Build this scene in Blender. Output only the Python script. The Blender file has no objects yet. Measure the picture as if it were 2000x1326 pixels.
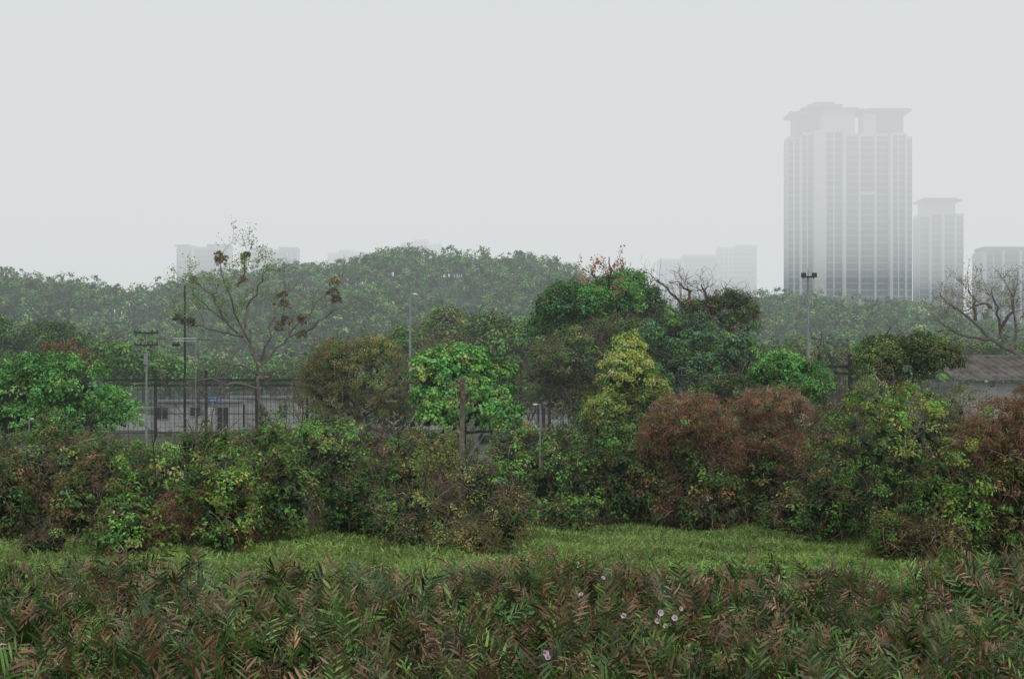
import bpy, math, numpy as np
rng=np.random.default_rng(11)
F=2778.; HY=760.; CH=5.
def W(px,py,d): return np.array([(px-1000)/F*d, d, CH-(py-HY)/F*d])
def X(px,d): return (px-1000)/F*d
def Z(py,d): return CH-(py-HY)/F*d
def unit(v): return v/np.maximum(np.linalg.norm(v,axis=-1,keepdims=True),1e-9)
def U(a,b,*s): return rng.uniform(a,b,s if s else None)
def sm(t): t=np.clip(t,0,1); return t*t*(3-2*t)
def tone(c,g=1.9,s=1.1):
    c=np.asarray(c,float); l=(c@np.array([.3,.6,.1]))[...,None]; return np.clip((l+(c-l)*s)*g*np.array([1.06,1.,.93]),.004,.7)

# ---------------- terrain height ----------------
HA=np.array([(-900,560),(-300,545),(0,542),(60,562),(130,572),(230,578),(330,592),(450,640),(600,700),(700,760)],float)
HB=np.array([(100,640),(300,602),(400,578),(550,548),(650,533),(720,524),(800,505),(860,518),(1000,523),(1090,536),(1140,575),(1200,612),(1400,650),(1700,690),(2300,720)],float)
HC=np.array([(1100,740),(1200,680),(1400,612),(1480,593),(1560,598),(1640,611),(1740,622),(1800,648),(1900,672),(2100,690),(2600,700)],float)
def ground(x,y):
    x=np.asarray(x,float); y=np.asarray(y,float)
    g=1.8*sm((y-54)/14.)+0.06*np.sin(x*.9+1)*np.sin(y*.7)
    h=np.zeros_like(g)
    for T,d,y0,back in ((HA,410.,175.,200.),(HB,490.,215.,170.),(HC,430.,215.,150.)):
        xs=(T[:,0]-1000)/F*d; zs=CH+(HY-T[:,1])/F*d-7.5
        c=np.maximum(np.interp(x,xs,zs),0)
        b=np.where(y<d, sm((y-y0)/(d-y0)), sm(1-(y-d)/back))
        h=np.maximum(h,c*b)
    return g+h+ (h>2)*1.2*np.sin(x*.05+y*.03)*np.sin(y*.045)

# ---------------- mesh builder ----------------
class MB:
    def __init__(s): s.V=[];s.Q=[];s.M=[];s.C=[];s.n=0
    def add(s,V,Q,m=0,c=(.5,.5,.5)):
        V=np.asarray(V,float).reshape(-1,3); Q=np.asarray(Q,int).reshape(-1,4)
        c=np.asarray(c,float)
        if c.ndim==1: c=np.tile(c,(len(V),1))
        s.V.append(V); s.Q.append(Q+s.n); s.M.append(np.full(len(Q),m)); s.C.append(c); s.n+=len(V)
    def box(s,x0,x1,y0,y1,z0,z1,m=0,c=(.5,.5,.5)):
        V=[(x,y,z) for z in(z0,z1) for y in(y0,y1) for x in(x0,x1)]
        s.add(V,[(0,2,3,1),(4,5,7,6),(0,1,5,4),(2,6,7,3),(0,4,6,2),(1,3,7,5)],m,c)
    def tubes(s,P,R,k=5,m=0,c=(.5,.5,.5)):
        P=np.asarray(P,float); R=np.asarray(R,float)
        if P.ndim==2: P=P[None];R=R[None]
        n,K,_=P.shape
        T=unit(np.gradient(P,axis=1)); av=unit(T.mean(1))
        ref=np.where(np.abs(av[:,2:3])>.8,np.array([[1.,0,0]]),np.array([[0,0,1.]]))[:,None,:]
        A=unit(np.cross(T,ref)); B=np.cross(T,A)
        a=np.arange(k)*2*np.pi/k
        V=P[:,:,None]+R[:,:,None,None]*(np.cos(a)[:,None]*A[:,:,None]+np.sin(a)[:,None]*B[:,:,None])
        idx=np.arange(n*K*k).reshape(n,K,k)
        q=np.stack([idx[:,:-1],np.roll(idx,-1,2)[:,:-1],np.roll(idx,-1,2)[:,1:],idx[:,1:]],-1)
        c=np.asarray(c,float)
        if c.ndim==2: c=np.repeat(c,K*k,0)
        s.add(V,q,m,c)
    def ribbons(s,P,w,m=0,c=(.5,.5,.5)):
        n,K,_=P.shape
        T=unit(np.gradient(P,axis=1)); r=unit(rng.normal(size=(n,1,3))*[1,1,.3])
        S=unit(np.cross(T,r))*np.asarray(w)[...,None]
        V=np.stack([P-S,P+S],2); idx=np.arange(n*K*2).reshape(n,K,2)
        q=np.stack([idx[:,:-1,0],idx[:,:-1,1],idx[:,1:,1],idx[:,1:,0]],-1)
        c=np.asarray(c,float)
        if c.ndim==2: c=np.repeat(c,K*2,0)
        s.add(V,q,m,c)
    def leaves(s,C,N,size,aspect,col,droop=.2,m=1):
        n=len(C); N=unit(N)
        Uv=unit(np.cross(N,rng.normal(size=(n,3)))+np.array([0,0,-droop]))
        S=unit(np.cross(N,Uv)); L=(size*U(.6,1.35,n))[:,None]
        mid=C+Uv*L*.45+np.cross(Uv,S)*-L*.08; w=S*L*aspect*.5
        V=np.stack([C,mid+w,C+Uv*L,mid-w],1)
        s.add(V,np.arange(4*n).reshape(n,4),m,np.repeat(tone(col),4,0))
    def build(s,name,mats,smooth=False,parent=None):
        V=np.concatenate(s.V);Q=np.concatenate(s.Q);M=np.concatenate(s.M);C=np.concatenate(s.C)
        global NQ; NQ+=len(Q)
        me=bpy.data.meshes.new(name)
        me.vertices.add(len(V)); me.vertices.foreach_set('co',V.astype(np.float32).ravel())
        me.loops.add(Q.size); me.loops.foreach_set('vertex_index',Q.astype(np.int32).ravel())
        me.polygons.add(len(Q)); me.polygons.foreach_set('loop_start',(np.arange(len(Q))*4).astype(np.int32))
        me.polygons.foreach_set('material_index',M.astype(np.int32))
        me.polygons.foreach_set('use_smooth',np.full(len(Q),smooth))
        a=me.attributes.new('Col','FLOAT_COLOR','POINT')
        a.data.foreach_set('color',np.concatenate([C,np.ones((len(C),1))],1).astype(np.float32).ravel())
        me.update(calc_edges=True)
        for mt in mats: me.materials.append(mt)
        o=bpy.data.objects.new(name,me); bpy.context.collection.objects.link(o)
        if parent: o.parent=parent
        return o
NQ=0
def empty(name):
    o=bpy.data.objects.new(name,None); bpy.context.collection.objects.link(o); return o

# ---------------- materials ----------------
def nt(name):
    m=bpy.data.materials.new(name); m.use_nodes=True; t=m.node_tree; t.nodes.clear()
    return m,t,t.nodes.new('ShaderNodeOutputMaterial')
def leafmat(name,trans=.2,rough=.5,gloss=.03):
    m,t,o=nt(name)
    a=t.nodes.new('ShaderNodeAttribute'); a.attribute_name='Col'
    mx=t.nodes.new('ShaderNodeBsdfDiffuse'); t.links.new(a.outputs['Color'],mx.inputs['Color'])
    if trans:
        tr=t.nodes.new('ShaderNodeBsdfTranslucent'); m1=t.nodes.new('ShaderNodeMixShader'); m1.inputs[0].default_value=trans
        t.links.new(a.outputs['Color'],tr.inputs['Color'])
        t.links.new(mx.outputs[0],m1.inputs[1]); t.links.new(tr.outputs[0],m1.inputs[2]); mx=m1
    if gloss:
        g=t.nodes.new('ShaderNodeBsdfGlossy'); g.inputs['Roughness'].default_value=rough
        m2=t.nodes.new('ShaderNodeMixShader'); m2.inputs[0].default_value=gloss
        t.links.new(mx.outputs[0],m2.inputs[1]); t.links.new(g.outputs[0],m2.inputs[2]); mx=m2
    t.links.new(mx.outputs[0],o.inputs[0])
    return m
def surf(name,c1,c2=None,scale=2.,rough=.8,metal=0.,bump=0.,vc=False,detail=6):
    m,t,o=nt(name)
    p=t.nodes.new('ShaderNodeBsdfPrincipled'); p.inputs['Roughness'].default_value=rough; p.inputs['Metallic'].default_value=metal
    p.inputs['Specular IOR Level'].default_value=.3
    tc=t.nodes.new('ShaderNodeTexCoord'); n=t.nodes.new('ShaderNodeTexNoise'); n.inputs['Scale'].default_value=scale; n.inputs['Detail'].default_value=detail
    t.links.new(tc.outputs['Object'],n.inputs['Vector'])
    r=t.nodes.new('ShaderNodeValToRGB'); r.color_ramp.elements[0].position=.35; r.color_ramp.elements[1].position=.68
    c2=c2 or tuple(x*.6 for x in c1)
    r.color_ramp.elements[0].color=(*c2,1); r.color_ramp.elements[1].color=(*c1,1)
    t.links.new(n.outputs['Fac'],r.inputs[0])
    if vc:
        a=t.nodes.new('ShaderNodeAttribute'); a.attribute_name='Col'
        mm=t.nodes.new('ShaderNodeMix'); mm.data_type='RGBA'; mm.blend_type='MULTIPLY'; mm.inputs[0].default_value=1
        t.links.new(a.outputs['Color'],mm.inputs[6]); t.links.new(r.outputs[0],mm.inputs[7]); t.links.new(mm.outputs[2],p.inputs['Base Color'])
    else: t.links.new(r.outputs[0],p.inputs['Base Color'])
    if bump:
        b=t.nodes.new('ShaderNodeBump'); b.inputs['Strength'].default_value=bump; t.links.new(n.outputs['Fac'],b.inputs['Height']); t.links.new(b.outputs[0],p.inputs['Normal'])
    t.links.new(p.outputs[0],o.inputs[0]); return m
LEAF=leafmat('leaf'); FERN=leafmat('fern_frond',.12,.4,.045); FAR=leafmat('far_leaf',0.,.5,0)
BARKV=surf('bark_tinted',(1,1,1),(.6,.6,.6),5,.9,vc=True)
MATS=[BARKV,LEAF]
CONC=surf('concrete',(.34,.34,.33),(.22,.22,.21),1.5,.85,bump=.1)
STEEL=surf('galvanised_steel',(.36,.38,.39),(.27,.28,.29),8,.5,.3)
DARKST=surf('dark_steel',(.04,.036,.034),(.022,.02,.018),8,.6,.2)
WHITE=surf('white_plaster',(.54,.54,.52),(.36,.36,.34),.8,.8)
DARKGL=surf('dark_window',(.03,.035,.04),(.02,.02,.025),2,.25)
WOOD=surf('weathered_wood',(.27,.24,.20),(.14,.12,.10),7,.9,bump=.4)

G=(.060,.122,.034); GB=(.085,.175,.045); GY=(.18,.215,.06); GD=(.032,.065,.030); GBL=(.045,.092,.058)
BR=(.145,.092,.058); RB=(.17,.085,.056); TN=(.23,.19,.14); OL=(.11,.12,.042); GR=(.12,.12,.09)
def pick(pal,n):
    w=np.array([p[1] for p in pal],float); w/=w.sum()
    return np.array([p[0] for p in pal])[rng.choice(len(pal),n,p=w)]

def crown(mb,C,R,ns,sr,nl,size,pal,aspect=.55,zmin=-.4,droop=.2,var=.3,core=60,m=1,inner=.72,flat=.7,lv=.22):
    C=np.atleast_2d(C).astype(float); R=np.atleast_2d(R).astype(float); k=len(C); ns=max(2,int(ns*.85))
    u=unit(rng.normal(size=(k,ns,3))); z=u[...,2]; u[...,2]=np.where(z<zmin,-z,z)
    yv=u[...,1]; u[...,1]=np.where(yv>.55,-yv,yv)
    sc=C[:,None]+u*R[:,None]*U(inner,1.07,k,ns,1)
    rad=sr*U(.55,1.4,k,ns,1,1)
    cc=(pick(pal,k*ns)*np.exp(rng.normal(size=(k*ns,1))*var)).reshape(k,ns,1,3)*np.exp(rng.normal(size=(k,1,1,1))*var*.75)
    v=unit(rng.normal(size=(k,ns,nl,3)))
    P=sc[:,:,None]+v*rad*(U(0,1,k,ns,nl,1)**.4)*[1,1,flat]
    N=v*.7+u[:,:,None]*.4+np.array([0,0,.55])+rng.normal(size=v.shape)*.35
    col=cc*np.exp(rng.normal(size=(k,ns,nl,1))*lv)*(1+rng.normal(size=(k,ns,nl,3))*.06)
    mb.leaves(P.reshape(-1,3),N.reshape(-1,3),size,aspect,np.clip(col,0,.6).reshape(-1,3),droop,m)
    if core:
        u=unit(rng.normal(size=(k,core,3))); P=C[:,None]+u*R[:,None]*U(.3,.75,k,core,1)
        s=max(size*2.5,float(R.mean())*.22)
        mb.leaves(P.reshape(-1,3),(u+rng.normal(size=u.shape)*.5).reshape(-1,3),s,.8,np.tile(np.array(GD)*.5,(k*core,1)),droop,m)  # big inner leaves coloured extra dark, painting in the shade inside the crown
def strands(mb,C,R,n,L,pal,w=.012,hang=1.,zmin=-.1,K=5,m=1,wig=.38,tg=1.4):
    C=np.atleast_2d(C); R=np.atleast_2d(R); i=rng.integers(0,len(C),n)
    u=unit(rng.normal(size=(n,3))); u[:,2]=np.where(u[:,2]<zmin,-u[:,2],u[:,2]); u[:,1]=np.where(u[:,1]>.5,-u[:,1],u[:,1])
    p=C[i]+u*R[i]*U(.92,1.1,n,1); d=unit(u*.5+rng.normal(size=(n,3))*.8); l=L*U(.4,1.3,n,1)/K
    P=[p]
    for k in range(K-1):
        d=unit(d+np.array([0,0,-.35*hang])+rng.normal(size=(n,3))*wig); p=p+d*l; P.append(p)
    col=pick(pal,n)*np.exp(rng.normal(size=(n,1))*.35)
    mb.ribbons(np.stack(P,1),np.full((n,K),w)*np.linspace(1,.4,K),m,tone(np.clip(col,0,.5),tg,1.))
def grow(mb,p,d,L,r,levels,nch,spread=.6,up=.15,K=6,col=(.16,.13,.1),wig=.18,shr=.62,rs=.55,m=0,minr=.006):
    p=np.atleast_2d(p).astype(float); d=unit(np.atleast_2d(d).astype(float))
    L=np.broadcast_to(np.asarray(L,float),(len(p),)).copy(); r=np.broadcast_to(np.asarray(r,float),(len(p),)).copy()
    tips=[]
    for lv in range(levels):
        n=len(p); P=[p]; q=p; dd=d
        for k in range(K-1):
            dd=unit(dd+rng.normal(size=(n,3))*wig+np.array([0,0,up*.25])); q=q+dd*(L/(K-1))[:,None]; P.append(q)
        P=np.stack(P,1); R=np.maximum(r[:,None]*np.linspace(1,.45,K),minr)
        mb.tubes(P,R,6 if r.max()>.05 else 3,m,col)
        T=unit(np.gradient(P,axis=1)); tips.append(P[:,-1])
        if lv==levels-1: tips.append(P[:,K//2]); break
        j=rng.integers(2,K,(n,nch)); ii=np.arange(n)[:,None]
        p=P[ii,j].reshape(-1,3); d=unit(T[ii,j].reshape(-1,3)+rng.normal(size=(n*nch,3))*spread+np.array([0,0,up]))
        L=(np.repeat(L,nch)*shr*U(.6,1.25,n*nch)); r=np.repeat(r,nch)*rs*U(.8,1.1,n*nch)
    return np.concatenate(tips[-2:])
def resample(P,K):
    P=np.asarray(P,float); s=np.r_[0,np.cumsum(np.linalg.norm(np.diff(P,axis=0),axis=1))]
    t=np.linspace(0,s[-1],K); return np.stack([np.interp(t,s,P[:,i]) for i in range(3)],1)
def limbs(mb,paths,d,r0,r1,K=10,col=(.16,.13,.1),depth=1.,jit=.04):
    out=[]
    for i,pa in enumerate(paths):
        k=len(pa); off=np.cumsum(np.r_[0,rng.normal(size=k-1)*depth*.6])
        P=np.array([[*W(a,b,d)] for a,b in pa]); P[:,1]+=off*(0 if i==0 else 1)
        P=resample(P,K); P[1:-1]+=rng.normal(size=(K-2,3))*jit
        mb.tubes(P,np.linspace(r0 if i==0 else r0*.6,r1 if i else r0*.62,K),7,0,col); out.append(P)
    return out
def sprout(mb,Ps,n,L,r,levels,nch,t0=3,**kw):
    p=[];d=[]
    for P in Ps:
        T=unit(np.gradient(P,axis=0)); j=rng.integers(t0,len(P),n)
        p.append(P[j]); d.append(unit(T[j]+rng.normal(size=(n,3))*.8))
    return grow(mb,np.concatenate(p),np.concatenate(d),L*U(.6,1.2,n*len(Ps)),r,levels,nch,**kw)

# ---------------- terrain ----------------
xs=np.unique(np.concatenate([np.arange(-60,60.1,1.5),np.linspace(-400,400,161),np.linspace(-3000,3000,61)]))
ys=np.unique(np.concatenate([np.arange(-20,110,1.5),np.arange(110,720,6),np.linspace(720,5200,40),np.linspace(-600,-20,12)]))
XX,YY=np.meshgrid(xs,ys); ZZ=ground(XX,YY)
V=np.stack([XX,YY,ZZ],-1).reshape(-1,3); ix=np.arange(XX.size).reshape(XX.shape)
Q=np.stack([ix[:-1,:-1],ix[:-1,1:],ix[1:,1:],ix[1:,:-1]],-1).reshape(-1,4)
yy=V[:,1]; c=np.where((yy<29)[:,None],[.06,.06,.035],np.where((yy<52)[:,None],[.16,.24,.06],np.where((yy<70)[:,None],[.08,.06,.04],np.where((yy<130)[:,None],[.09,.11,.06],[.06,.10,.045]))))
t=MB(); t.add(V,Q,0,c)
t.build('ground',[surf('soil_and_grass',(1,1,1),(.5,.5,.45),1.3,.95,bump=.5,vc=True)],True)

# ---------------- foreground ferns ----------------
def ferns(mb,cx,cy,nf,Lr,pdead):
    nc=len(cx); n=nc*nf; K=15
    bx=np.repeat(cx,nf)+rng.normal(size=n)*.14; by=np.repeat(cy,nf)+rng.normal(size=n)*.14
    bz=ground(bx,by)+U(0,.1,n)
    az=U(0,2*np.pi,n); dead=U(0,1,n)<np.repeat(np.clip(pdead,0,1),nf)
    cs=np.repeat(U(.68,1.15,nc),nf)
    L=U(*Lr,n)*cs; e0=np.radians(rng.normal(size=n)*13+74); bend=np.radians(U(0,60,n)+dead*U(0,60,n))
    t=np.linspace(0,1,K); e=e0[:,None]-bend[:,None]*t**1.5
    H=np.stack([np.cos(az),np.sin(az),0*az],-1)
    T=H[:,None]*np.cos(e)[...,None]+np.array([0,0,1.])*np.sin(e)[...,None]
    P=np.stack([bx,by,bz],-1)[:,None]+np.concatenate([np.zeros((n,1,3)),np.cumsum(T[:,:-1]*(L/(K-1))[:,None,None],1)],1)
    side=np.stack([-np.sin(az),np.cos(az),0*az],-1)[:,None]*np.ones((1,K,1)); nor=np.cross(T,side)
    roll=(rng.normal(size=n)*.7)[:,None,None]
    side,nor=side*np.cos(roll)+nor*np.sin(roll),nor*np.cos(roll)-side*np.sin(roll)
    live=pick([((.026,.055,.016),3.5),((.055,.105,.024),4),((.10,.165,.036),2.6),((.10,.09,.035),.8),((.14,.24,.05),1.2)],n)
    dd=pick([((.21,.115,.065),4),((.12,.07,.042),3),((.30,.20,.13),2.2),((.46,.36,.27),1.1),((.06,.045,.028),2)],n)
    fc=np.where(dead[:,None],dd*1.05,live*1.35)*np.exp(rng.normal(size=(n,1))*.3)
    mb.ribbons(P,np.full((n,K),.007)*np.linspace(1.3,.5,K),0,fc*.9+.01)
    ks=np.arange(3,K); tt=t[ks]
    plb=U(.26,.42,n)[:,None,None]; wf=U(.05,.08,n)[:,None,None]; op=U(.5,1.05,n)[:,None,None]
    for sg in(-1,1):
        pl=plb*(np.sin(np.pi*(.2+.72*tt))**.6)[None,:,None]*(L/1.4)[:,None,None]*U(.75,1.2,n,len(ks),1)
        pd=unit(sg*side[:,ks]*op+T[:,ks]*.8+rng.normal(size=(n,len(ks),3))*np.where(dead,.32,.12)[:,None,None]-np.array([0,0,1])*np.where(dead,.4,.04)[:,None,None])
        ww=unit(np.cross(pd,nor[:,ks]+rng.normal(size=pd.shape)*np.where(dead,.6,.3)[:,None,None]))*pl*np.where(dead[:,None,None],.05,wf)
        b=P[:,ks]; a1=b+pd*pl*.35; a2=b+pd*pl*.72-np.array([0,0,.012]); tp=b+pd*pl-np.array([0,0,.035])*np.where(dead,1.6,.5)[:,None,None]
        Vv=np.stack([b-ww*.3,b+ww*.3,a1+ww,a1-ww,a2+ww*.9,a2-ww*.9,tp+ww*.15,tp-ww*.15],2)
        N=n*len(ks); i=np.arange(N)[:,None]*8
        q=np.concatenate([i+[0,1,2,3],i+[3,2,4,5],i+[5,4,6,7]],0)
        tipb=np.where(dead,0,(U(0,1,n)<.42))[:,None,None]*(tt>.72)[None,:,None]
        pc=fc[:,None]*np.exp(rng.normal(size=(n,len(ks),1))*.22); pc=pc*(1-tipb)+np.array([.26,.145,.08])*tipb*np.exp(rng.normal(size=(n,1,1))*.35)
        mb.add(Vv,q,0,np.repeat(pc.reshape(-1,3),8,0))
n=2300
cy=13+20.5*U(0,1,n)**.8; cx=U(-1,1,n)*(cy*.40+1.5)
edge=30.9+1.3*np.sin(cx*.55+1.)+.9*np.sin(cx*1.3)+rng.normal(size=n)*.5
k=cy<edge; cx=cx[k];cy=cy[k]
patch=np.sin(cx*.8+cy*.45)+np.sin(cx*.37-cy*.6+2)
pd=.08+.017*(cy-15)+.11*patch
f=MB(); ferns(f,cx,cy,8,(.95,1.5),pd)
f.build('mangrove_ferns',[FERN])
hb=MB(); n=34000; y=13+20*U(0,1,n); x=U(-1,1,n)*(y*.4+1.5)
ph=np.sin(x*1.1+2)*np.sin(y*.8+x*.3)+rng.normal(size=n)*.35; k=ph>.15; x=x[k];y=y[k];n=len(x)
P=np.stack([x,y,ground(x,y)+U(.15,1.1,n)],-1)
hb.leaves(P,rng.normal(size=(n,3))*.5+[0,-.3,1],.11,.8,pick([((.07,.18,.05),3),((.05,.12,.04),2),((.1,.2,.05),1)],n)*np.exp(rng.normal(size=(n,1))*.2),.1,0)
hb.build('creeping_herbs',[LEAF])
g=MB(); n=190000; y=26+25*U(0,1,n); x=U(-1,1,n)*(y*.40+2); z=ground(x,y)
d=rng.normal(size=(n,3))*[.5,.5,0]+[0,0,1]; h=U(.10,.34,n,1)*(.85+.5*np.sin(x*1.3+y)[:,None]*np.sin(y*.9-x*.4)[:,None])
p0=np.stack([x,y,z],-1); p1=p0+unit(d)*h*.6; p2=p1+unit(d*[1.5,1.5,1]+rng.normal(size=(n,3))*.5-[0,0,.5])*h*.5
gc=pick([((.23,.34,.085),5),((.30,.40,.11),3),((.14,.25,.06),3),((.34,.32,.15),1)],n)*1.18*np.exp(rng.normal(size=(n,1))*.25)*(1+.25*np.sin(x*.7+.5*y)*np.sin(y*1.1))[:,None]
g.ribbons(np.stack([p0,p1,p2],1),np.full((n,3),.018)*[1,1,.15],0,gc)
g.build('grass',[LEAF])

fm=leafmat('petal',.3,.6)
for (px,py,zz) in ((1135,1160,1.5),(1218,1202,1.45),(1284,1212,1.4),(1300,1222,1.4),(1318,1206,1.45),(1290,1196,1.5),(1066,1275,1.45),(1070,1283,1.4),(1178,1128,1.5),(1330,1188,1.45)):
    dd=(CH-zz)*F/(py-HY); b=MB(); c0=W(px,py,dd); r=U(.038,.052)
    ax=unit(np.array([U(-.6,.6),-1,U(.1,1.2)])); a=unit(np.cross(ax,[0,0,1])); bb=np.cross(a,ax)
    th=np.arange(20)*2*np.pi/20; rings=[]
    for rr,zf in((.006,-.05),(.012,-.02),(.022,-.005),(1,.008)):
        rad=rr if rr<1 else r*(1+.08*np.cos(5*th))
        rings.append(c0+ax*zf+np.outer(np.cos(th)*rad,a)+np.outer(np.sin(th)*rad,bb))
    V=np.array(rings).reshape(-1,3); i=np.arange(80).reshape(4,20)
    q=np.stack([i[:-1],np.roll(i,-1,1)[:-1],np.roll(i,-1,1)[1:],i[1:]],-1)
    cols=np.repeat([(.5,.2,.38),(.7,.38,.54),(.85,.62,.74),(.88,.70,.80)],20,0)
    b.add(V,q,0,cols); 
    gz=float(ground(c0[0],c0[1])); st=np.linspace(c0-ax*.05,[c0[0],c0[1]+.1,gz],6)
    b.tubes(st,np.full(6,.006),4,0,(.06,.12,.04)); b.build('morning_glory_flower',[fm],True)

# ---------------- thicket shrubs ----------------
PG=[(G,4),(GB,2.3),(GD,1.5),(OL,1.4)]; PGV=[(GB,4),(G,3),(GY,1.4),(GD,.8)]; PDR=[(G,4),(GD,2.),(BR,1.2),(OL,1.6)]
PBR=[(BR,4),(RB,2.5),(OL,.6),(TN,1.)]; POL=[(OL,4),(G,2.5),(BR,.7),(GY,1.2)]; PTW=[((.19,.15,.12),2),((.10,.07,.05),3),(BR,1)]
def shrub(name,px0,px1,top,d,pal,vine=0.,size=.125,vlobes=(),dens=1.,peak=.5,skirt=True,nl=46,tw=1.):
    mb=MB(); x0,x1=X(px0,d),X(px1,d); w=x1-x0; gz=float(ground((x0+x1)/2,d)); h=Z(top,d)-gz+.15
    k=max(4,int(w/.85)); xc=np.linspace(x0+.4,x1-.4,k)+rng.normal(size=k)*.15
    tt=(xc-x0)/w; e=1-.30*np.abs((tt-peak)/max(peak,1-peak))**2; th=h*e*U(.84,1.08,k)
    rx=w/k*U(.8,1.3,k); ry=rx*U(1.,1.5,k)
    C=np.stack([xc,d+U(-.6,1.3,k),gz+th*.5],-1); R=np.stack([rx,ry,th*.5],-1)
    if skirt:
        k2=int(k*1.7); xc2=U(x0,x1,k2); t2=h*U(.25,.8,k2)
        C=np.vstack([C,np.stack([xc2,d-1.1+U(-.8,.5,k2),gz+t2*.45],-1)]); r2=U(.45,.95,k2); R=np.vstack([R,np.stack([r2,r2,t2*.5],-1)])
    A=4.2*(R[:,0]*R[:,1]+R[:,1]*R[:,2]+R[:,0]*R[:,2]).mean(); ns=int(2.3*A*dens)
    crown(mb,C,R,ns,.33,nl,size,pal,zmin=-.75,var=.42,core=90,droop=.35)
    strands(mb,C,R,int(36*len(C)*tw),.8,PTW,.010,.2,-.8)
    if vine: strands(mb,C,R,int(vine*240*len(C)),.8,PBR,.010,1.,-.6)
    for (a,b,rw,rh) in vlobes:
        w0=W(a,b,d-1.2); c=np.array([w0,w0+[rw*.55,-.1,-rh*.35],w0+[-rw*.5,.1,-rh*.4]]); r=np.array([[rw,rw*.9,rh],[rw*.65,rw*.6,rh*.8],[rw*.65,rw*.6,rh*.8]])
        crown(mb,c,r,int(18+38*rw*rh),.22,50,.08,PBR,.24,zmin=-.7,var=.28,core=40,droop=.9,inner=.85)
        crown(mb,c,r,int(3+5*rw*rh),.2,36,.10,pal,.5,zmin=-.6,var=.28,core=0,inner=.95)
        strands(mb,c,r,int(1300*rw*rh+300),.45,PBR,.009,.6,-.7,wig=.8,tg=1.7)
    ns_=max(4,int(w*1.2)); p=np.stack([U(x0,x1,ns_),d+U(-.8,.8,ns_),np.full(ns_,gz-.1)],-1)
    grow(mb,p,rng.normal(size=(ns_,3))*.35+[0,0,1],h*.7,.05,3,3,.6,.2,col=(.13,.105,.08))
    return mb.build(name,MATS)
shrub('shrub',-170,60,842,49,PDR,.35)
shrub('shrub',0,260,838,48.5,PDR,.4,peak=.55)
shrub('vine_covered_shrub',225,480,835,44.5,PGV,.25,vlobes=((430,975,.8,.6),(300,1040,.8,.45),(355,1000,.8,.7),(440,1035,.6,.5)),peak=.7)
shrub('vine_covered_shrub',400,590,812,47,PG,.25,vlobes=((480,1025,.8,.5),))
shrub('shrub',500,700,795,50,PG,.15,peak=.35)
shrub('shrub',670,830,885,49,PG,.1,size=.11)
shrub('shrub',790,1015,915,44.5,[(OL,4),(G,3),(GY,1.5),(BR,.8)],.2,size=.085,dens=.85,tw=3.)
shrub('shrub',930,1150,842,52,PG,.1,peak=.5)
shrub('shrub',1100,1300,812,53,PG,.15)
shrub('vine_covered_shrub',1240,1450,785,51.5,PDR,.5,vlobes=((1345,812,1.35,.8),(1395,865,.8,.9),(1310,970,.5,.9),(1290,850,.7,.8),(1380,960,.6,.8)))
shrub('vine_covered_shrub',1420,1610,770,53,PDR,.5,vlobes=((1505,790,1.3,.6),(1500,862,1.3,.75),(1445,930,.6,1.0),(1540,920,.7,.8)))
shrub('shrub',1510,1650,905,50,PDR,.4)
shrub('shrub',1580,1770,805,48,PG,.2,size=.11,tw=1.5)
shrub('shrub',1690,1900,770,43.5,[(GB,2.5),(G,3),(GY,1.2),(OL,1)],.15,size=.11,peak=.35,tw=1.5)
shrub('vine_covered_shrub',1860,2100,755,44,PDR,.7,vlobes=((1955,835,1.1,.85),(1910,910,.7,.9),(1985,930,.9,.9),(2030,800,.9,.8),(1925,990,.6,.6)),peak=.7)
shrub('shrub',1720,1890,1015,41.5,POL,.5,size=.08,skirt=False,tw=4.)
shrub('shrub',40,130,1045,43,PG,.1,size=.08,skirt=False)
# back row
shrub('shrub',-50,260,825,58,PG,.1,skirt=False)
shrub('shrub',220,480,838,60,PG,.1,skirt=False)
shrub('shrub',460,620,828,60,PG,.1,skirt=False)
shrub('shrub',600,740,815,62,PDR,.2,skirt=False)
shrub('shrub',720,900,846,62,PDR,.5,skirt=False)
shrub('shrub',960,1140,820,62,PDR,.1,skirt=False)
shrub('shrub',1120,1300,812,60,PG,.1,skirt=False)
shrub('shrub',1290,1480,722,60,PDR,.2,skirt=False,size=.11)
shrub('shrub',1460,1640,750,60,POL,.2,size=.09,skirt=False)
shrub('shrub',1600,1880,722,58,[(OL,4),(GY,1.5),(G,3)],.1,size=.09,skirt=False,tw=2.,dens=1.15)
shrub('shrub',1840,2100,738,58,[(OL,3),(GY,2),(G,2)],.1,size=.09,skirt=False)

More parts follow.
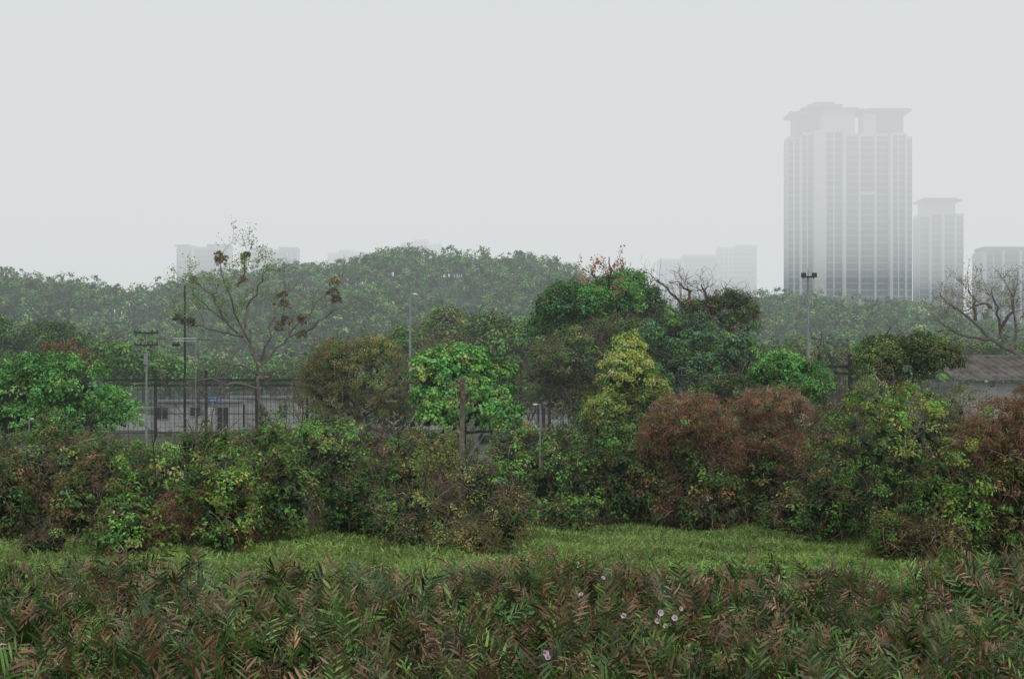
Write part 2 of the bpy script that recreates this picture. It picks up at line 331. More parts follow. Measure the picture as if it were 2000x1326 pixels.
# ---------------- trees ----------------
def ltree(name,d,lobes,trunk,pal,size=.14,ns=60,sr=.4,nl=40,r0=.16,asp=.55,bare=0,droop=.2,inner=.72,col=(.17,.14,.11),core=70,var=.3,mats=None,gs=1.08):
    mb=MB(); C=np.array([[*W(a,b,d)] for a,b,_,_ in lobes]); C[:,1]+=rng.normal(size=len(C))*.8
    R=np.array([[w*d/F,w*d/F,h*d/F] for _,_,w,h in lobes])*gs
    base=W(*trunk[0],d); base[2]=float(ground(base[0],base[1]))-.1
    P0=resample(np.array([base]+[W(a,b,d) for a,b in trunk[1:]]),8); mb.tubes(P0,np.linspace(r0,r0*.6,8),8,0,col)
    for i in range(len(C)):
        s=P0[rng.integers(4,8)]; P=resample(np.array([s,(s+C[i])/2+rng.normal(size=3)*.2,C[i]+[0,0,R[i,2]*.4]]),7); P[1:-1]+=rng.normal(size=(5,3))*.06
        mb.tubes(P,np.linspace(r0*.5,.02,7),5,0,col)
        grow(mb,np.repeat(P[3:],2,0),rng.normal(size=(8,3))+[0,0,.4],R[i].mean()*.9,r0*.22,2,3,.7,.2,col=col)
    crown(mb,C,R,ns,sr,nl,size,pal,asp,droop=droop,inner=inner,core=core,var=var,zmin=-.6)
    if bare: strands(mb,C,R,bare,1.1,PTW,.012,-.1,-.6)
    return mb.build(name,mats or MATS)
CT=[((.07,.165,.045),5),(G,3),((.055,.17,.055),2)]
ltree('broadleaf_tree',68,[(60,765,80,68),(160,765,75,62),(20,800,70,60),(110,735,58,42),(210,805,50,50),(-60,780,80,70),(60,830,80,45),(150,825,75,45)],[(110,900),(110,830)],CT,.17,85,.38,42,var=.36)
ltree('rust_leaved_tree',70,[(130,694,42,28),(160,716,34,26),(100,708,28,22)],[(135,860),(132,760)],[(RB,3),(BR,3),(OL,2)],.1,50,.3,core=20)
ltree('feathery_tree',70,[(690,735,85,70),(640,775,60,62),(765,765,60,65),(710,810,85,60),(660,700,42,36),(735,690,48,32),(620,740,38,40),(780,820,45,45)],[(700,880),(700,800)],[((.14,.145,.055),6),((.17,.15,.07),2),(G,3),(BR,.6)],.085,125,.33,50,bare=600,asp=.42,inner=.65,droop=.4,core=50,gs=1.12)
ltree('creeper_covered_tree',66,[(900,735,62,58),(850,750,45,60),(960,760,48,64),(920,800,78,48),(860,800,40,44),(890,705,42,28),(980,815,38,30)],[(905,900),(905,800)],[((.075,.165,.045),6),((.06,.17,.05),3),(GY,1),(G,2)],.15,105,.32,44,asp=.85,droop=.6,var=.36,gs=1.12)
ltree('conical_tree',62,[(1225,688,30,32),(1222,725,48,40),(1218,765,64,44),(1222,800,80,42),(1180,808,40,36),(1265,770,42,36),(1272,808,42,36),(1222,840,70,30)],[(1225,880),(1225,760)],[((.15,.19,.06),5),(GY,2.5),(G,2.5)],.12,120,.25,46,droop=.5,var=.34,gs=1.12,core=110)
ltree('banyan_tree',84,[(1100,597,46,38),(1082,632,40,30),(1130,622,44,36),(1150,596,30,28),(1165,640,44,38),(1110,655,40,30)],[(1150,860),(1145,740),(1120,660)],[((.04,.115,.036),4),(G,2.5),(GB,1.2)],.2,95,.42,46,.25,var=.36,gs=1.15)
ltree('banyan_tree',86,[(1222,568,48,36),(1200,595,46,34),(1252,595,42,32),(1185,568,24,20),(1272,615,30,26),(1225,630,54,38)],[(1175,860),(1180,740),(1205,640)],[((.04,.115,.036),4),(G,2.5),(GB,1.)],.18,95,.42,46,.25,var=.36,gs=1.15)
ltree('tangled_tree',80,[(1120,700,62,52),(1180,680,64,48),(1100,770,54,54),(1160,765,66,64),(1240,660,54,40),(1060,720,34,44),(1130,820,60,50)],[(1140,860),(1140,760)],[(GD,2.5),((.09,.08,.05),1.8),(OL,2.5),(G,4)],.12,72,.4,42,.2,bare=1800,inner=.6,core=80)
ltree('dark_spreading_tree',78,[(1320,655,66,48),(1290,688,50,44),(1365,685,62,46),(1330,735,80,46),(1400,720,58,48),(1440,690,46,34),(1270,745,50,46),(1440,760,60,40)],[(1340,860),(1340,760)],[(GBL,4),(GD,1.5),(G,3.5)],.16,90,.42,46,.25,bare=400,var=.35,gs=1.12)
mb=MB()
L=limbs(mb,[[(1370,830),(1365,740),(1360,680),(1370,640),(1385,610)],[(1385,610),(1400,590),(1430,575),(1460,590)],[(1370,640),(1340,600),(1310,565),(1285,545)],[(1370,650),(1330,620),(1300,600),(1262,590)],[(1385,610),(1380,580),(1370,555)],[(1365,690),(1300,650),(1240,640)],[(1385,610),(1420,620),(1470,630)],[(1340,600),(1350,570),(1330,552)]],80,.2,.035,col=(.14,.12,.10))
tips=sprout(mb,L[1:],9,1.1,.022,3,3,spread=.7,up=.05,col=(.15,.13,.11))
C=np.array([W(1430,588,80),W(1455,608,80),W(1400,596,80),W(1445,635,80),W(1400,635,80),W(1330,635,80),W(1350,600,80)]); R=np.array([[1.2,1,.7],[.8,.8,.7],[.8,.8,.5],[1.1,.9,.7],[1.3,1,.7],[1.2,1,.6],[.7,.7,.4]])
crown(mb,C,R,46,.33,38,.14,[(GD,2.5),(G,4),(BR,.6),(OL,1)],inner=.5,core=36)
strands(mb,C,R,900,1.,PTW,.012,.1,-.6)
mb.build('twisted_tree',MATS)
mb=MB()
L=limbs(mb,[[(1180,850),(1180,700),(1183,620),(1185,570)],[(1185,590),(1170,555),(1155,530)],[(1185,570),(1190,535),(1188,505)],[(1185,580),(1205,545),(1220,525)],[(1183,600),(1160,580),(1145,565)]],83,.18,.03)
tips=sprout(mb,L[1:],7,1.,.022,2,3,spread=.6,up=.3)
k=rng.choice(len(tips),min(len(tips),120),replace=False); tp=np.repeat(tips[k],6,0)+rng.normal(size=(len(k)*6,3))*.09
mb.leaves(tp,rng.normal(size=tp.shape),.13,.7,pick([((.34,.16,.09),3),((.26,.13,.07),2),((.12,.13,.05),1.5)],len(tp)))
mb.build('kapok_tree',MATS)
ltree('broadleaf_tree',61,[(1545,735,56,38),(1510,732,42,32),(1585,748,40,34),(1530,712,40,22),(1550,765,60,30)],[(1545,860),(1545,760)],CT,.13,85,.31,var=.35)
ltree('umbrella_tree',64,[(1755,690,66,28),(1710,700,46,28),(1810,700,46,32),(1790,675,38,20),(1725,675,38,20),(1755,725,80,30)],[(1760,860),(1758,740)],[(OL,3),((.11,.155,.05),4),(G,2.5)],.12,95,.3,var=.35)
# sparse tall tree
mb=MB(); bc=(.24,.21,.175)
L=limbs(mb,[[(520,862),(510,815),(507,770),(503,715)],[(503,715),(490,680),(472,655),(445,630),(410,605),(385,580)],[(503,715),(488,672),(470,630),(458,580),(442,515)],[(503,718),(525,695),(552,668),(580,625),(612,595),(650,555)],[(508,705),(535,660),(540,615),(555,580),(565,560)],[(480,640),(482,600),(505,560),(525,530)],[(560,660),(600,645),(640,610),(665,600)],[(472,655),(440,650),(400,640),(365,635)],[(445,630),(430,600),(400,560),(360,545)],[(462,560),(480,530),(485,505)],[(504,730),(480,715),(440,712),(400,715)],[(506,760),(470,750),(420,740),(370,752)],[(508,740),(540,725),(575,720),(610,730)]],80,.14,.022,col=bc,jit=.07)
tips=sprout(mb,L[1:],9,1.15,.015,3,3,spread=.5,up=.2,col=bc,minr=.007,t0=2)
up=tips[(tips[:,2]>Z(620,80))&(tips[:,0]<X(540,80))]; k=rng.choice(len(up),int(len(up)*.65),replace=False)
tp=np.repeat(up[k],5,0)+rng.normal(size=(len(k)*5,3))*.14
mb.leaves(tp,rng.normal(size=tp.shape)+[0,0,.5],.13,.45,pick([((.15,.23,.07),3),((.11,.18,.05),2)],len(tp)))
k=rng.choice(len(tips),int(len(tips)*.25)); tp=np.repeat(tips[k],2,0)+rng.normal(size=(len(k)*2,3))*.15
mb.leaves(tp,rng.normal(size=tp.shape)+[0,0,.5],.12,.45,pick([((.15,.20,.07),3),((.2,.14,.07),.7)],len(tp)))
for (a,b_,r) in ((655,552,.36),(650,574,.33),(548,585,.45),(556,600,.35),(435,512,.4),(428,502,.28),(372,630,.25),(350,626,.33),(380,550,.3),(480,500,.22),(590,625,.25),(560,628,.33),(545,640,.28),(590,655,.25),(658,585,.25),(475,548,.2)):
    crown(mb,W(a,b_,80),[[r,r,r*1.2]],20,.13,24,.12,[(BR,2.5),((.07,.06,.03),4),(G,1.5)],.4,core=0,droop=1.2)
mb.build('sparse_tree',MATS)
mb=MB(); bc=(.23,.20,.17)
L=limbs(mb,[[(2030,760),(2010,715),(1985,690),(1960,678),(1935,662)],[(1935,662),(1905,625),(1880,600),(1850,575)],[(1960,678),(1955,640),(1935,600),(1920,570)],[(1975,685),(1990,640),(1985,590),(1995,560)],[(1905,625),(1900,590),(1890,565)],[(1935,662),(1890,660),(1850,640),(1820,625)],[(1955,640),(1975,600),(1965,565)],[(2000,700),(2030,640),(2040,590)],[(1935,600),(1910,595),(1870,610)]],76,.17,.025,col=bc)
tips=sprout(mb,L[1:],9,1.1,.015,3,3,spread=.65,up=.2,col=bc,minr=.007)
k=rng.choice(len(tips),int(len(tips)*.8)); tp=np.repeat(tips[k],3,0)+rng.normal(size=(len(k)*3,3))*.12
mb.leaves(tp,rng.normal(size=tp.shape)+[0,0,.5],.10,.45,pick([((.2,.2,.08),3),((.12,.15,.05),1)],len(tp)))
mb.build('bare_tree',MATS)
def bare(name,px,ptop,d,col=(.21,.18,.15),n=4,lf=0,pal=None):
    mb=MB(); b=W(px,0,d); b[2]=float(ground(b[0],b[1]))-.1; H=Z(ptop,d)-b[2]
    P=np.stack([b]*n); tips=grow(mb,P,rng.normal(size=(n,3))*[.25,.25,0]+[0,0,1],H*.55,H*.010,5,3,.5,.3,col=col,shr=.6,minr=.008)
    if lf:
        k=rng.integers(0,len(tips),lf); tp=tips[k]+rng.normal(size=(len(k),3))*.2
        mb.leaves(tp,rng.normal(size=tp.shape),.13,.5,pick(pal,len(tp)))
    mb.build(name,MATS)
bare('bare_tree',1590,705,70); bare('bare_tree',1450,690,72); bare('bare_tree',1640,740,64,(.2,.14,.12)); bare('bare_tree',1680,735,60,(.2,.15,.12))
bare('bare_tree',865,650,125,lf=2500,pal=[(BR,1),(OL,3)]); bare('bare_tree',845,650,128,lf=1500,pal=[(OL,3)])
bare('bare_tree',380,710,84); bare('bare_tree',610,700,72,lf=1500,pal=[(OL,1)])
bare('bare_tree',1030,690,82,lf=2500,pal=[(G,1),(OL,1)]); bare('bare_tree',850,852,52,(.2,.16,.1),lf=900,pal=[(GY,1)])
def mid(name,d,lobes,pal=PG,size=.32,ns=50,sr=.75,nl=34):
    ltree(name,d,lobes,[(lobes[0][0],850),(lobes[0][0],lobes[0][1]+20)],pal,size,ns,sr,nl,.3,core=50,mats=[BARKV,FAR],var=.34)
mid('broadleaf_tree',140,[(105,655,50,28),(60,670,54,34),(140,680,44,32),(-20,660,60,44),(180,700,40,34)],[(GD,2),(G,4)])
mid('broadleaf_tree',130,[(0,690,74,54),(60,710,64,50),(-10,642,24,22),(100,720,60,40)],[(GD,2),(G,3)])
mid('broadleaf_tree',125,[(230,700,52,28),(200,720,64,38),(280,715,56,30),(330,728,46,26)],[(G,3),(GB,1)])
mid('broadleaf_tree',150,[(420,735,50,25),(340,735,55,28),(520,735,55,24),(600,730,55,28)],[(G,3),(GB,1)])
mid('broadleaf_tree',135,[(870,632,38,28),(850,660,34,30),(890,660,32,30),(870,690,50,36)],[(OL,3),(G,2),(GR,1)])
mid('broadleaf_tree',130,[(795,662,30,22),(785,685,34,26)],[(G,3),(GB,1)])
mid('broadleaf_tree',128,[(950,645,40,30),(985,658,44,36),(1025,672,40,44),(960,695,52,44),(1050,695,46,40)],[(G,4),(GD,1.5),(OL,1)])
mid('broadleaf_tree',135,[(1450,715,66,44),(1540,705,56,34),(1620,712,66,34)],[(GR,1),(G,3),(OL,2)])
mid('broadleaf_tree',140,[(1900,705,66,28),(1960,695,56,30),(2050,690,60,44)],[(GR,1),(G,3),(OL,2)])

def forest(name,x0,x1,y0,y1,area,rr=(2.6,4.8),cond=None,ns=10,nl=17,size=.62,var=.34):
    n=int((x1-x0)*(y1-y0)/area); x=U(x0,x1,n); y=U(y0,y1,n)
    k=np.abs(x)<y*.42+15
    if cond is not None: k&=cond(x,y)
    x=x[k];y=y[k];n=len(x); r=U(*rr,n); z=ground(x,y)+U(2.4,6.8,n)
    C=np.stack([x,y,z],-1); R=np.stack([r,r,r*U(.7,1.05,n)],-1); mb=MB()
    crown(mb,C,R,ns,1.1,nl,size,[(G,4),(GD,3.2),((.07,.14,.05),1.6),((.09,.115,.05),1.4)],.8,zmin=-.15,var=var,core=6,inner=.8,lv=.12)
    P=np.stack([np.stack([x,y,ground(x,y)-.3],-1),C],1); mb.tubes(P,np.full((n,2),.18)*[1,.6],4,0,(.14,.12,.1))
    mb.build(name,[BARKV,FAR]); print(name,n)
hh=lambda x,y: ground(x,y)-1.8
forest('hill_forest',-260,270,235,512,31,cond=lambda x,y:(hh(x,y)>1.))
forest('lowland_forest',-110,115,150,240,34,(2.2,3.8),cond=lambda x,y:(y>185)|(x<X(350,1)*y)|(x>X(1000,1)*y))

# ---------------- towers ----------------
PALE=surf('pale_stone_cladding',(.50,.51,.51),(.43,.44,.44),.05,.8); GLS=surf('bluish_glass',(.03,.06,.085),(.02,.042,.062),.3,.3); BAND=surf('spandrel_panel',(.17,.215,.25),(.13,.17,.20),.1,.6)
ROOF=surf('tower_roof_metal',(.12,.17,.21),(.10,.14,.17),.1,.5)
def tower(name,d,bays,fl=3.1,depth=16,roofs=(),mp=None):
    e=empty(name); g=MB();w=MB();b=MB();r=MB()
    T=(lambda p:p) if mp is None else (lambda p: mp[2]+(p-mp[0])*(mp[3]-mp[2])/(mp[1]-mp[0]))
    for (a,c,kind,off,ty) in bays:
        x0,x1=X(T(a),d),X(T(c),d); y=d+off; tz=min(Z(ty,d),400)
        if kind=='wall': w.box(x0,x1,y,d+depth,0,tz)
        else:
            g.box(x0,x1,y+.6,d+depth-.5,0,tz-.8)
            n=int(tz/fl)
            for i in range(n+1):
                z=i*fl; hb=1.1 if kind=='win' else .95; dy=.25 if kind=='win' else -.7
                b.box(x0+.03,x1-.03,y+dy,y+.75,z,min(z+hb,tz))
            if kind=='win':
                m=max(1,round((x1-x0)/3.0))
                for j in range(1,m): xm=x0+(x1-x0)*j/m; w.box(xm-.32,xm+.32,y+.05,y+.8,0,tz)
            else:
                m=max(1,round((x1-x0)/3.2))
                for j in range(1,m): xm=x0+(x1-x0)*j/m; b.box(xm-.12,xm+.12,y-.3,y+.8,0,tz)
            w.box(x0-.01,x1+.01,y-.1,d+depth+.2,tz-.5,tz+.9)
    for (a,c,z0,z1,o0,o1,kind) in roofs:
        (r if kind else w).box(X(T(a),d),X(T(c),d),d+o0,d+min(o1,depth-27+o1+1) if o1>10 else d+o1,Z(z0,d),Z(z1,d))
    # side wall piers on the face turned to the viewer
    xa=X(T(bays[0][0]),d); tz=Z(bays[0][4],d)
    for j in range(4):
        yy0=d+bays[0][3]+.8+j*(depth-bays[0][3]-2)/3.; w.box(xa-.35,xa-.02,yy0,yy0+.8,0,tz-1)
    g.build('glazing',[GLS],parent=e); w.build('walls',[PALE],parent=e); b.build('floor_bands',[BAND],parent=e)
    if r.n: r.build('roof',[ROOF],parent=e)
tower('apartment_tower',645,[(1535,1556,'win',5,266),(1556,1561,'wall',4,260),(1561,1582,'win',4,260),(1582,1606,'wall',0,254),(1606,1638,'win',1,256),(1638,1645,'wall',-.6,254),
  (1645,1652,'win',2,262),(1652,1672,'balc',3,262),(1672,1676,'wall',1.4,262),(1676,1704,'balc',3.5,262),(1704,1708,'wall',1.4,262),(1708,1733,'balc',3,262),(1733,1739,'wall',-.5,262),(1739,1764,'win',1,262),(1764,1768,'wall',0.2,262),(1768,1783,'win',4,268)],
  roofs=[(1546,1598,262,222,4,24,1),(1598,1668,262,212,5,24,0),(1534,1600,222,217,1,27,1),(1560,1674,212,207.5,3,25,1),(1572,1640,207.5,202,2,25,1),(1582,1625,202,198,2,25,1),(1684,1710,262,218,4,24,0),(1710,1766,262,216,5,24,1),(1674,1778,216,211.5,1,27,1),(1696,1776,211.5,209,3,25,1),(1676,1704,380,374,1,3.5,0)],mp=(1535,1783,1545,1787))
tower('apartment_tower',720,[(1795,1812,'win',3,420),(1812,1816,'wall',1,418),(1816,1836,'balc',3,418),(1836,1841,'wall',0,416),(1841,1862,'balc',2,418),(1862,1866,'wall',0,416),(1866,1883,'win',2,420)],
  roofs=[(1800,1868,418,392,4,22,0),(1795,1878,392,388,1,26,1),(1803,1870,388,385,3,24,1)],mp=(1795,1883,1801,1885))
tower('apartment_tower',700,[(1911,1920,'wall',1,490),(1920,1950,'win',2,490),(1950,1955,'wall',0,488),(1955,1985,'balc',2,490),(1985,1990,'wall',0,488),(1990,2060,'win',2,490)],
  roofs=[(1912,2060,489,482,0,24,1)],mp=(1911,2060,1920,2064))
tower('distant_apartment_block',800,[(345,375,'win',0,482),(375,380,'wall',-1,480),(380,412,'balc',0,486),(412,445,'win',0,482)],roofs=[(343,372,482,478,-1,22,1),(405,447,482,477,-1,22,1),(372,405,486,482,0,22,1)])
tower('distant_apartment_block',820,[(490,520,'win',0,488),(520,525,'wall',-1,486),(525,552,'balc',0,490),(552,578,'win',0,487)],roofs=[(488,530,488,484,-1,22,1),(545,580,487,483,-1,22,1)])
tower('distant_apartment_block',960,[(640,662,'win',0,495),(662,690,'balc',0,490),(690,716,'win',0,494)])
tower('distant_apartment_block',960,[(782,810,'win',0,475),(810,835,'balc',0,470),(835,862,'win',0,478)])
tower('distant_apartment_block',930,[(1288,1330,'win',0,508),(1330,1335,'wall',-1,505),(1335,1400,'balc',0,500)])
tower('distant_apartment_block',950,[(1405,1440,'win',0,485),(1440,1478,'balc',0,480)])

# ---------------- fence, buildings, poles ----------------
def fence(name,pa,pb,d,ztop,step):
    mb=MB(); x0,x1=X(pa,d),X(pb,d); n=int((x1-x0)/step)
    for i in range(n+1):
        x=x0+(x1-x0)*i/n; gz=float(ground(x,d)); mb.box(x-.09,x+.09,d-.07,d+.07,gz-.2,ztop+.65)
        mb.box(x-.05,x+.05,d-.9,d-.075,ztop-.34,ztop-.26)
    g0=float(ground((x0+x1)/2,d))
    for z,t_ in((ztop,.08),(ztop-.36,.07),(g0+1.6,.03),(g0+.3,.03)): mb.box(x0,x1,d+.075,d+.13,z-t_,z+t_)
    mb.box(x0,x1,d-.95,d-.905,ztop-.36,ztop-.3)
    m=int((x1-x0)/.3); xs_=np.linspace(x0,x1,m); P=np.stack([np.stack([xs_,np.full(m,d+.15),np.full(m,g0)],-1),np.stack([xs_,np.full(m,d+.15),np.full(m,ztop)],-1)],1)
    mb.tubes(P,np.full((m,2),.014),3,0)
    for z in np.arange(g0+.4,ztop+.5,.28): mb.tubes(np.array([[x0,d+.17,z],[(x0+x1)/2,d+.17,z-.01],[x1,d+.17,z]]),np.full(3,.008),3)
    mb.build(name,[DARKST])
fence('security_fence',205,600,95,Z(742,95),2.75)
fence('security_fence',960,1130,92,Z(728,92),1.6)
fence('security_fence',1600,1720,74,Z(716,74),1.5)
def lowbuilding(name,pa,pb,d,zt,openings):
    e=empty(name); mb=MB(); x0,x1=X(pa,d),X(pb,d); gz=float(ground(x0,d))
    mb.box(x0,x1,d,d+5,gz-.2,zt); mb.build('walls',[WHITE],parent=e)
    r=MB(); r.box(x0-.25,x1+.25,d-.3,d+5.3,zt,zt+.18); r.build('roof',[CONC],parent=e)
    o=MB();f=MB()
    for (a,c,t0,t1) in openings:
        xa,xb,za,zb=X(a,d),X(c,d),Z(t1,d),Z(t0,d); o.box(xa,xb,d-.03,d+.1,za,zb)
        for q in((xa-.06,xa,za,zb),(xb,xb+.06,za,zb),(xa-.06,xb+.06,zb,zb+.07),(xa-.06,xb+.06,za-.07,za),((xa+xb)/2-.025,(xa+xb)/2+.025,za,zb)): f.box(q[0],q[1],d-.07,d-.033,q[2],q[3])
    o.build('windows',[DARKGL],parent=e); f.build('window_frames',[STEEL],parent=e)
lowbuilding('guard_building',300,450,108,Z(786,108),[(305,328,796,818),(372,392,796,812),(425,446,796,850)])
lowbuilding('guard_building',205,298,112,Z(800,112),[(225,245,808,825)])
lowbuilding('guard_building',455,590,115,Z(778,115),[(470,478,790,840),(500,512,790,812),(545,560,792,815)])
lowbuilding('guard_building',735,860,112,Z(788,112),[(750,765,797,815),(790,815,795,812),(830,845,795,815)])
lowbuilding('guard_building',985,1110,112,Z(790,112),[(1000,1020,797,815),(1050,1065,797,835)])
BLUE=surf('blue_sign_paint',(.02,.13,.42),(.018,.11,.36),3,.5); WP=surf('white_paint',(.75,.75,.75),(.65,.65,.65),3,.6)
def sign(px,py,wp,hp,d,mat,ink,rows):
    e=empty('notice_sign'); x0,x1=X(px-wp/2,d),X(px+wp/2,d); z0,z1=Z(py+hp/2,d),Z(py-hp/2,d)
    m=MB(); m.box(x0,x1,d-.03,d,z0,z1); m.build('panel',[mat],parent=e)
    i=MB(); w=x1-x0;h=z1-z0
    for r in range(rows):
        zc=z1-h*(r+.7)/(rows+.4); nn=6
        for j in range(nn): xx=x0+w*(.12+.13*j); i.box(xx,xx+w*.08,d-.036,d-.032,zc-h*.09,zc+h*.09)
    i.build('lettering',[ink],parent=e)
    p=MB(); gz=float(ground(x0,d)); p.tubes(np.array([[(x0+x1)/2,d+.04,gz-.1],[(x0+x1)/2,d+.04,z1]]),np.array([.035,.035]),8); p.build('post',[STEEL],parent=e)
sign(415,779,20,13,93,BLUE,WP,2); sign(413,802,12,12,93,WP,DARKST,2)

def pole(mb,px,d,ytop,r0,r1,lean=0,m=0):
    x=X(px,d); gz=float(ground(x,d))-.2; zt=Z(ytop,d)
    P=np.array([[x,d,gz],[x+lean*.5,d,(gz+zt)/2],[x+lean,d,zt],[x+lean,d,zt+.02]]); mb.tubes(P,np.array([r0,(r0+r1)/2,r1,.001]),10,m); return x+lean,zt
mb=MB(); x,zt=pole(mb,286,92,618,.09,.035)
for yy_,hw in((650,.78),(674,.75)):
    z=Z(yy_,92); mb.box(x-hw,x+hw,91.9,91.98,z-.05,z+.05,1)
    for s in(-1,1):
        for q in(.55,1): mb.tubes(np.array([[x+s*hw*q*.95,91.94,z+.05],[x+s*hw*q*.95,91.94,z+.2]]),np.array([.05,.03]),6,1)
mb.box(x-.12,x+.12,91.8,91.9,Z(712,92),Z(690,92),0); mb.build('utility_pole',[STEEL,DARKST])
mb=MB(); x,zt=pole(mb,361,88,556,.085,.05); z=Z(661,88)
mb.box(x-.7,x+.75,87.85,87.92,z-.03,z+.03,1); mb.box(x-.7,x+.75,87.85,87.92,z-.18,z-.14,1)
for q in(-.62,-.38): 
    mb.tubes(np.array([[x+q,87.88,z-.2],[x+q,87.82,z-.32],[x+q,87.75,z-.45],[x+q,87.75,z-.5]]),np.array([.03,.1,.13,.02]),10,0)
mb.tubes(np.array([[x+.7,87.88,z-.2],[x+.7,87.88,float(ground(x,88))]]),np.array([.035,.045]),8,2); mb.build('camera_pole',[DARKST,WP,STEEL])
def lamp(px,ytop,d,side,arm,hl,r=.06):
    mb=MB(); x,zt=pole(mb,px,d,ytop+3,r*1.4,r*.8)
    P=np.array([[x,d,zt],[x+side*arm*.3,d,zt+arm*.22],[x+side*arm,d,zt+arm*.25]]); mb.tubes(P,np.full(3,r*.6),8)
    c=P[-1]; s=np.linspace(0,1,6); H=np.stack([c[0]+side*hl*s,np.full(6,d),c[2]-.02*s],-1); mb.tubes(H,np.array([.04,.1,.13,.13,.1,.01])*(hl/.5),10,1)
    mb.build('street_lamp',[STEEL,WP])
lamp(801,573,100,1,.15,.38,.085); lamp(1055,788,56,-1,.1,.2,.035); lamp(57,815,58,1,.05,.15,.03); lamp(1330,550,100,-1,.4,.5,.06)
mb=MB(); x,zt=pole(mb,1578,90,540,.13,.07); z=Z(541,90); mb.box(x-.45,x+.45,89.9,89.98,z-.05,z+.05,1)
for s in(-1,1):
    xx=x+s*.34; mb.add([[xx-.16,89.6,z-.06],[xx+.16,89.6,z-.06],[xx+.16,89.7,z+.24],[xx-.16,89.7,z+.24],[xx-.11,89.88,z-.02],[xx+.11,89.88,z-.02],[xx+.11,89.88,z+.16],[xx-.11,89.88,z+.16]],[(0,1,2,3),(5,4,7,6),(1,5,6,2),(4,0,3,7),(3,2,6,7),(4,5,1,0)],1)
    mb.box(xx-.03,xx+.03,89.83,89.895,z-.12,z+.04,1)
mb.tubes(np.array([[x,90,zt],[x,90,zt+.5]]),np.array([.02,.01]),5,1)
mb.build('floodlight_mast',[STEEL,DARKST])
mb=MB(); x,zt=pole(mb,901,57,737,.13,.095,.06); mb.box(x-.3,x+.12,56.8,56.86,zt-.12,zt-.04,0)
mb.box(x-.25,x-.17,56.7,56.8,Z(915,57),Z(880,57),0)
c=np.array([[x-.1,56.8,zt-.4],[x,56.8,zt-.9]]); crown(mb,c,np.array([[.1,.1,.3],[.08,.08,.4]]),8,.08,20,.05,PBR,core=0,droop=1.)
strands(mb,c,np.array([[.12,.12,.3],[.12,.12,.4]]),90,1.2,PTW,.006,2.)
c=np.array([[x+.3,57,zt-2.2],[x+.35,57,zt-1.4]]); crown(mb,c,np.array([[.15,.15,1.],[.12,.12,.6]]),12,.10,18,.08,POL,core=0)
mb.build('wooden_pole',[WOOD,LEAF])
mb=MB(); a=W(962,850,67); b=W(925,925,56.5); sd=np.array([.4,0,0])
V=[np.array(v) for v in (a-sd,a+sd,b+sd,b-sd)]; low=[v-np.array([0,0,1.2]) for v in V]
mb.add(np.array(V+low),[(0,1,2,3),(3,2,6,7),(0,3,7,4),(1,5,6,2),(0,4,5,1)])
for s in(-1,1):
    o=np.array([s*.46,0,.12]); mb.tubes(np.array([a+o,b+o]),np.array([.08,.08]),4)
mb.build('concrete_ramp',[surf('mossy_concrete',(.22,.22,.2),(.12,.13,.11),2,.9)])
mb=MB(); n=52000; x=U(X(-60,60),X(2060,60),n); y=U(51,71,n); P=np.stack([x,y,ground(x,y)+U(0,.5,n)],-1)
inb=((x>X(640,60))&(x<X(980,60)))[:,None]
mb.leaves(P,rng.normal(size=(n,3))+[0,-.5,1],.13,.35,np.where(inb,pick(PBR,n)*.7,pick(PDR,n)),0,0); mb.build('bank_undergrowth',[LEAF])
e=empty('tiled_roof_shed'); d0,d1=70.,76.; x0,x1=X(1835,73),X(2120,73); ze,zr=Z(745,d0),Z(697,d1)
m=MB(); nx=int((x1-x0)/.06); xx=np.linspace(x0,x1,nx); yy_=np.linspace(d0,d1,12); A,B=np.meshgrid(xx,yy_)
ZZ=ze+(zr-ze)*(B-d0)/(d1-d0)+.09*np.abs(np.sin(A*np.pi/.42)); i=np.arange(A.size).reshape(A.shape)
m.add(np.stack([A,B,ZZ],-1),np.stack([i[:-1,:-1],i[:-1,1:],i[1:,1:],i[1:,:-1]],-1)); m.build('roof',[surf('weathered_tile',(.20,.175,.15),(.09,.08,.07),1.2,.9)],parent=e)
m=MB(); m.box(x0+.3,x1-.3,d0+.4,d1,1.6,ze-.05); m.build('walls',[WHITE],parent=e)
m=MB(); m.box(x0-.05,x1,d1-.1,d1+.15,zr-.05,zr+.1); m.box(x0-.06,x0+.0,d0,d1,ze-.25,ze-.02); m.build('ridge_cap',[CONC],parent=e)
mb=MB()
for (a,b) in((W(903,742,57),W(1640,735,74)),(W(286,652,92),W(361,640,88)),(W(286,676,92),W(-100,660,92)),(W(361,662,88),W(801,640,100))):
    t_=np.linspace(0,1,20)[:,None]; P=a+(b-a)*t_; P[:,2]-=(.5*4*t_*(1-t_))[:,0]; mb.tubes(P,np.full(20,.010),4)
mb.build('overhead_cable',[DARKST])

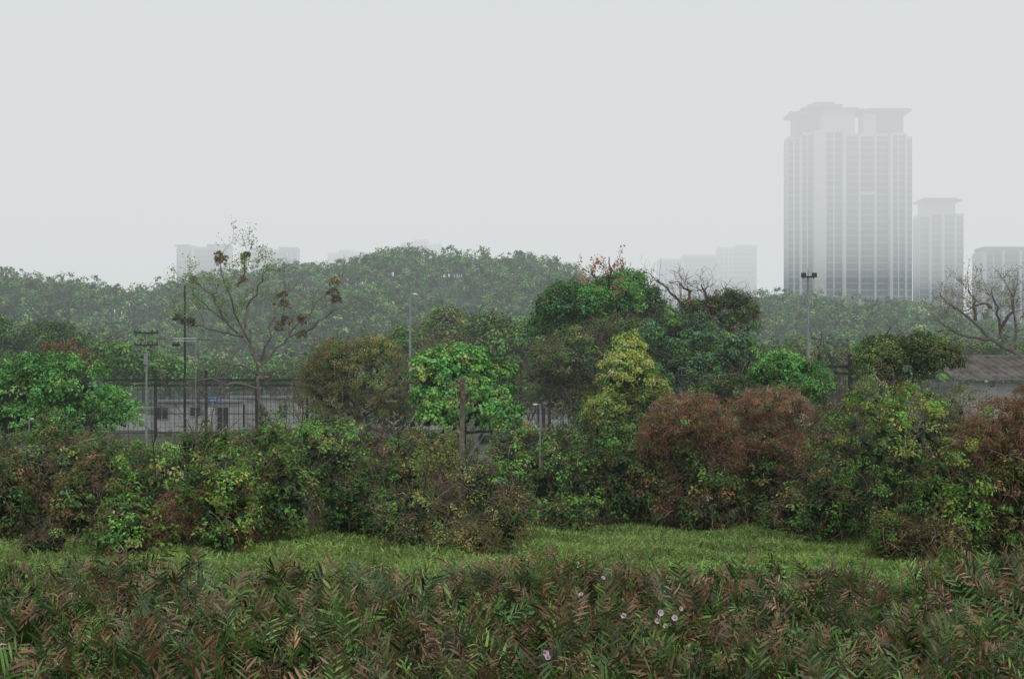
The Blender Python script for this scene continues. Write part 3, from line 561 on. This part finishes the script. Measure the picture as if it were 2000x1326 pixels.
# ---------------- fog ----------------
def fog(name,y0,z0,z1,s,sig,L):
    m=bpy.data.materials.new(name); m.use_nodes=True; t=m.node_tree; t.nodes.clear(); o=t.nodes.new('ShaderNodeOutputMaterial')
    a=t.nodes.new('ShaderNodeVolumeAbsorption'); a.inputs['Color'].default_value=(0,0,0,1); a.inputs['Density'].default_value=sig
    e=t.nodes.new('ShaderNodeEmission'); e.inputs[0].default_value=(*L,1); e.inputs[1].default_value=sig  # fog emits its own glow in place of daylight scattered inside it
    ad=t.nodes.new('ShaderNodeAddShader'); t.links.new(a.outputs[0],ad.inputs[0]); t.links.new(e.outputs[0],ad.inputs[1]); t.links.new(ad.outputs[0],o.inputs['Volume'])
    b=MB(); b.box(-2600-s,2600+s,y0,4600+s,z0,z1); b.build(name,[m])
fog('glowing_valley_fog',38,-40,250,0,.00066,(.56,.62,.635))
fog('glowing_low_cloud',-510,54,254,10,.0031,(.78,.787,.795))

# ---------------- world, sun, camera ----------------
w=bpy.data.worlds.new('World'); bpy.context.scene.world=w; w.use_nodes=True; t=w.node_tree
bg=t.nodes['Background']; sk=t.nodes.new('ShaderNodeTexSky'); sk.sky_type='NISHITA'; sk.sun_disc=False
el,az=math.radians(58),math.radians(150); sk.sun_elevation=el; sk.sun_rotation=az; t.links.new(sk.outputs[0],bg.inputs[0]); bg.inputs[1].default_value=.14
s=bpy.data.lights.new('sun','SUN'); s.energy=1.5; s.angle=math.radians(25); s.color=(1,.96,.90)
so=bpy.data.objects.new('sun',s); bpy.context.collection.objects.link(so)
from mathutils import Vector
sd=Vector((math.sin(az)*math.cos(el),math.cos(az)*math.cos(el),math.sin(el))); so.rotation_euler=sd.to_track_quat('Z','Y').to_euler(); so.location=(0,-20,60)
cam=bpy.data.cameras.new('camera'); cam.lens=50; cam.sensor_width=36; cam.shift_y=(HY-663)/2000; cam.clip_end=8000
co=bpy.data.objects.new('camera',cam); co.location=(0,0,CH); co.rotation_euler=(math.radians(90),0,0); bpy.context.collection.objects.link(co)
sc=bpy.context.scene; sc.camera=co; sc.view_settings.view_transform='Standard'; sc.view_settings.look='None'; sc.view_settings.exposure=0
print('quads',NQ)
